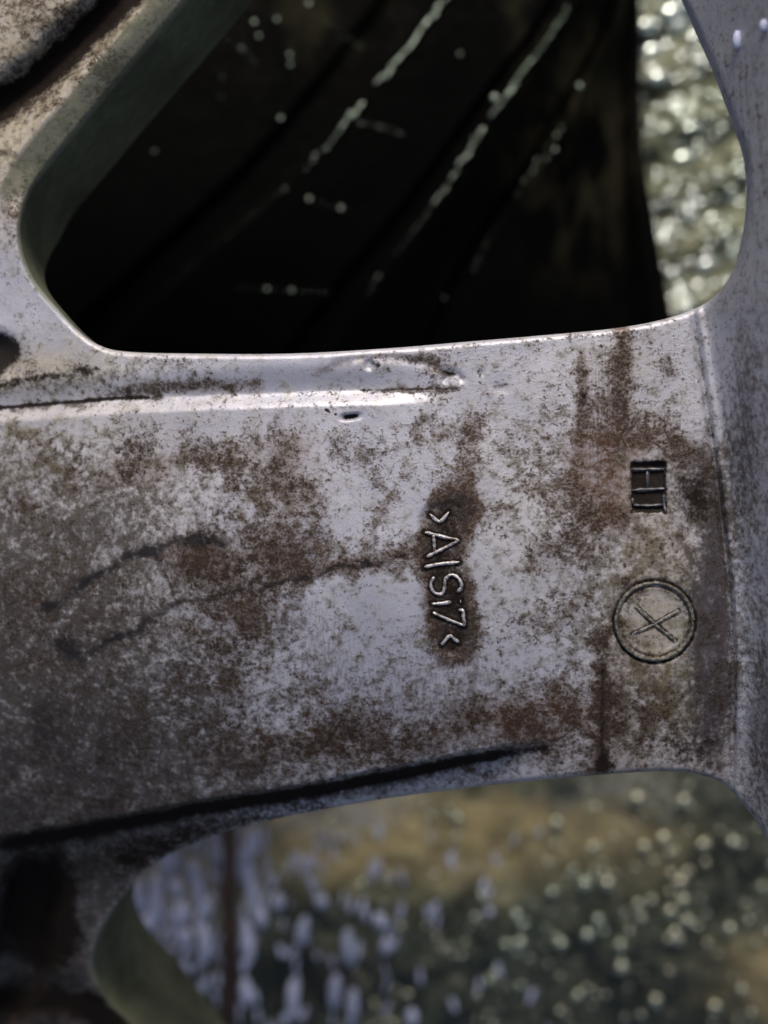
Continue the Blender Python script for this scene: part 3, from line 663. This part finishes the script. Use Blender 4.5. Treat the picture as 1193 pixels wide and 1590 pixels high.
# on the plastic sheet: long glints following its folds
L = []
for i in range(300):
    px = random.uniform(985, 1180); py = random.uniform(-60, 500); r = random.uniform(2.5, 6)
    L.append((px, py, float(sheet_z(np.array([px]), np.array([py]))[0])+3, r*random.uniform(1.2, 2.6), r*.9, .35+random.uniform(-.15, .15)))
for (px, py, a, b) in ((1020, 120, 20, 9), (1060, 245, 24, 9), (1052, 172, 15, 7), (1072, 198, 18, 6), (1070, 328, 13, 9), (1105, 340, 14, 8), (1096, 410, 18, 9), (1134, 392, 9, 8), (1055, 448, 11, 9), (1020, 268, 8, 7), (1115, 270, 9, 8), (1010, 80, 22, 12), (1050, 40, 22, 12), (1000, 40, 18, 10), (1103, 150, 9, 9), (1010, 190, 12, 8), (1040, 20, 24, 12), (1075, 60, 14, 10)):
    L.append((px, py, float(sheet_z(np.array([px]), np.array([py]))[0])+5, a, b, .3))
drops('water_droplets', L, MD_W, SHEET, 'glinting wet beads on the folds')
L = []
for (px, py, a, b) in ((1145, 62, 26, 13), (1186, 40, 18, 12), ):
    e = px-seam_x(py)-14; z = max(e, 0)/(.22+(px-CX)/H)*(e/(e+16)); L.append((px, py, min(z, 320)+5, a*.6, b*.6, math.pi/2))
drops('water_droplets', L, MD_L, wheel, 'blurred pale drops on the barrel at top right')
# ground drops seen through the lower opening
def gz(x, y):
    x = np.array([x], float); y = np.array([y], float); return float((ZG+50*(fbm(x, y, 160, 301, 4)-.5)+24*(fbm(x, y, 30, 331, 3)-.5))[0])
L = []
pts = [(858, 1385), (908, 1372), (944, 1372), (1042, 1357), (1056, 1370), (1040, 1385), (1060, 1398), (1041, 1415), (1067, 1430), (1048, 1448), (1052, 1458), (1038, 1458), (991, 1405), (1012, 1398), (995, 1425), (786, 1466), (808, 1464),
       (871, 1465), (912, 1452), (929, 1428), (963, 1468), (965, 1502), (1018, 1553), (1133, 1442), (1152, 1536), (1110, 1564), (802, 1420), (749, 1392), (711, 1270), (864, 1277), (990, 1240), (1062, 1243), (1092, 1312), (1030, 1302), (1000, 1315), (1138, 1308), (898, 1545)]
for p in pts: L.append((p[0], p[1], gz(*p)+22, *([random.uniform(6.5, 11)]*2), 0))
for i in range(330):
    px = random.gauss(900, 230); py = random.uniform(1210, 1640); r = random.choice([2, 3, 3, 4, 5, 6.5])
    if 470 < px < 1300: L.append((px, py, gz(px, py)+5, r, r*.9, random.random()*3))
drops('water_droplets', L, MD_G, None, 'soft round greenish water drops on the mossy ground seen through the lower opening')
L = []
for (px, py, a) in ((262, 1340, 16), (212, 1395, 22), (243, 1395, 28), (308, 1380, 18), (389, 1315, 24), (390, 1375, 36), (385, 1460, 24), (405, 1425, 12), (318, 1465, 22), (280, 1420, 16), (382, 1540, 16), (470, 1445, 16), (540, 1470, 20), (455, 1550, 20), (520, 1540, 20), (548, 1560, 18),
                    (300, 1350, 9), (345, 1330, 8), (290, 1455, 10), (275, 1380, 10), (320, 1410, 10), (432, 1400, 10), (500, 1400, 8), (480, 1340, 8), (200, 1370, 16), (590, 1430, 9), (600, 1470, 9), (640, 1580, 10), (225, 1450, 22)):
    L.append((px, py, gz(px, py)+14, a*1.5, 9.5, math.pi/2+random.uniform(-.25, .15)))
for i in range(330):
    px = 180+abs(random.gauss(0, 230)); py = random.uniform(1290, 1640); L.append((px, py, gz(px, py)+6, random.uniform(6, 17), random.uniform(2, 5), math.pi/2+random.uniform(-.5, .3)))
drops('water_droplets', L, MD_L, None, 'long water drops coloured as pale lilac glints at the left end of the lower opening beside the dark twig')
# twig
def twig():
    V, F = [], []; m = 10; c = [(350, 1150), (352, 1250), (357, 1330), (354, 1400), (358, 1470), (354, 1560), (362, 1680)]; c = catmull(c, 4, False)
    for i, (px, py) in enumerate(c):
        p = W1(px, py, -1660); rr = (13+2*math.sin(i*1.3))*1.83*PX
        for k in range(m):
            t = 2*math.pi*k/m; V.append((p.x+rr*math.cos(t), p.y, p.z+rr*math.sin(t)))
    for i in range(len(c)-1):
        for k in range(m): F.append((i*m+k, i*m+(k+1) % m, (i+1)*m+(k+1) % m, (i+1)*m+k))
    o = mesh_np('twig', V, F, m_twig(), None); tag(o, 'dark brown blurred twig upright behind the left part of the lower opening', 'twig')
twig()
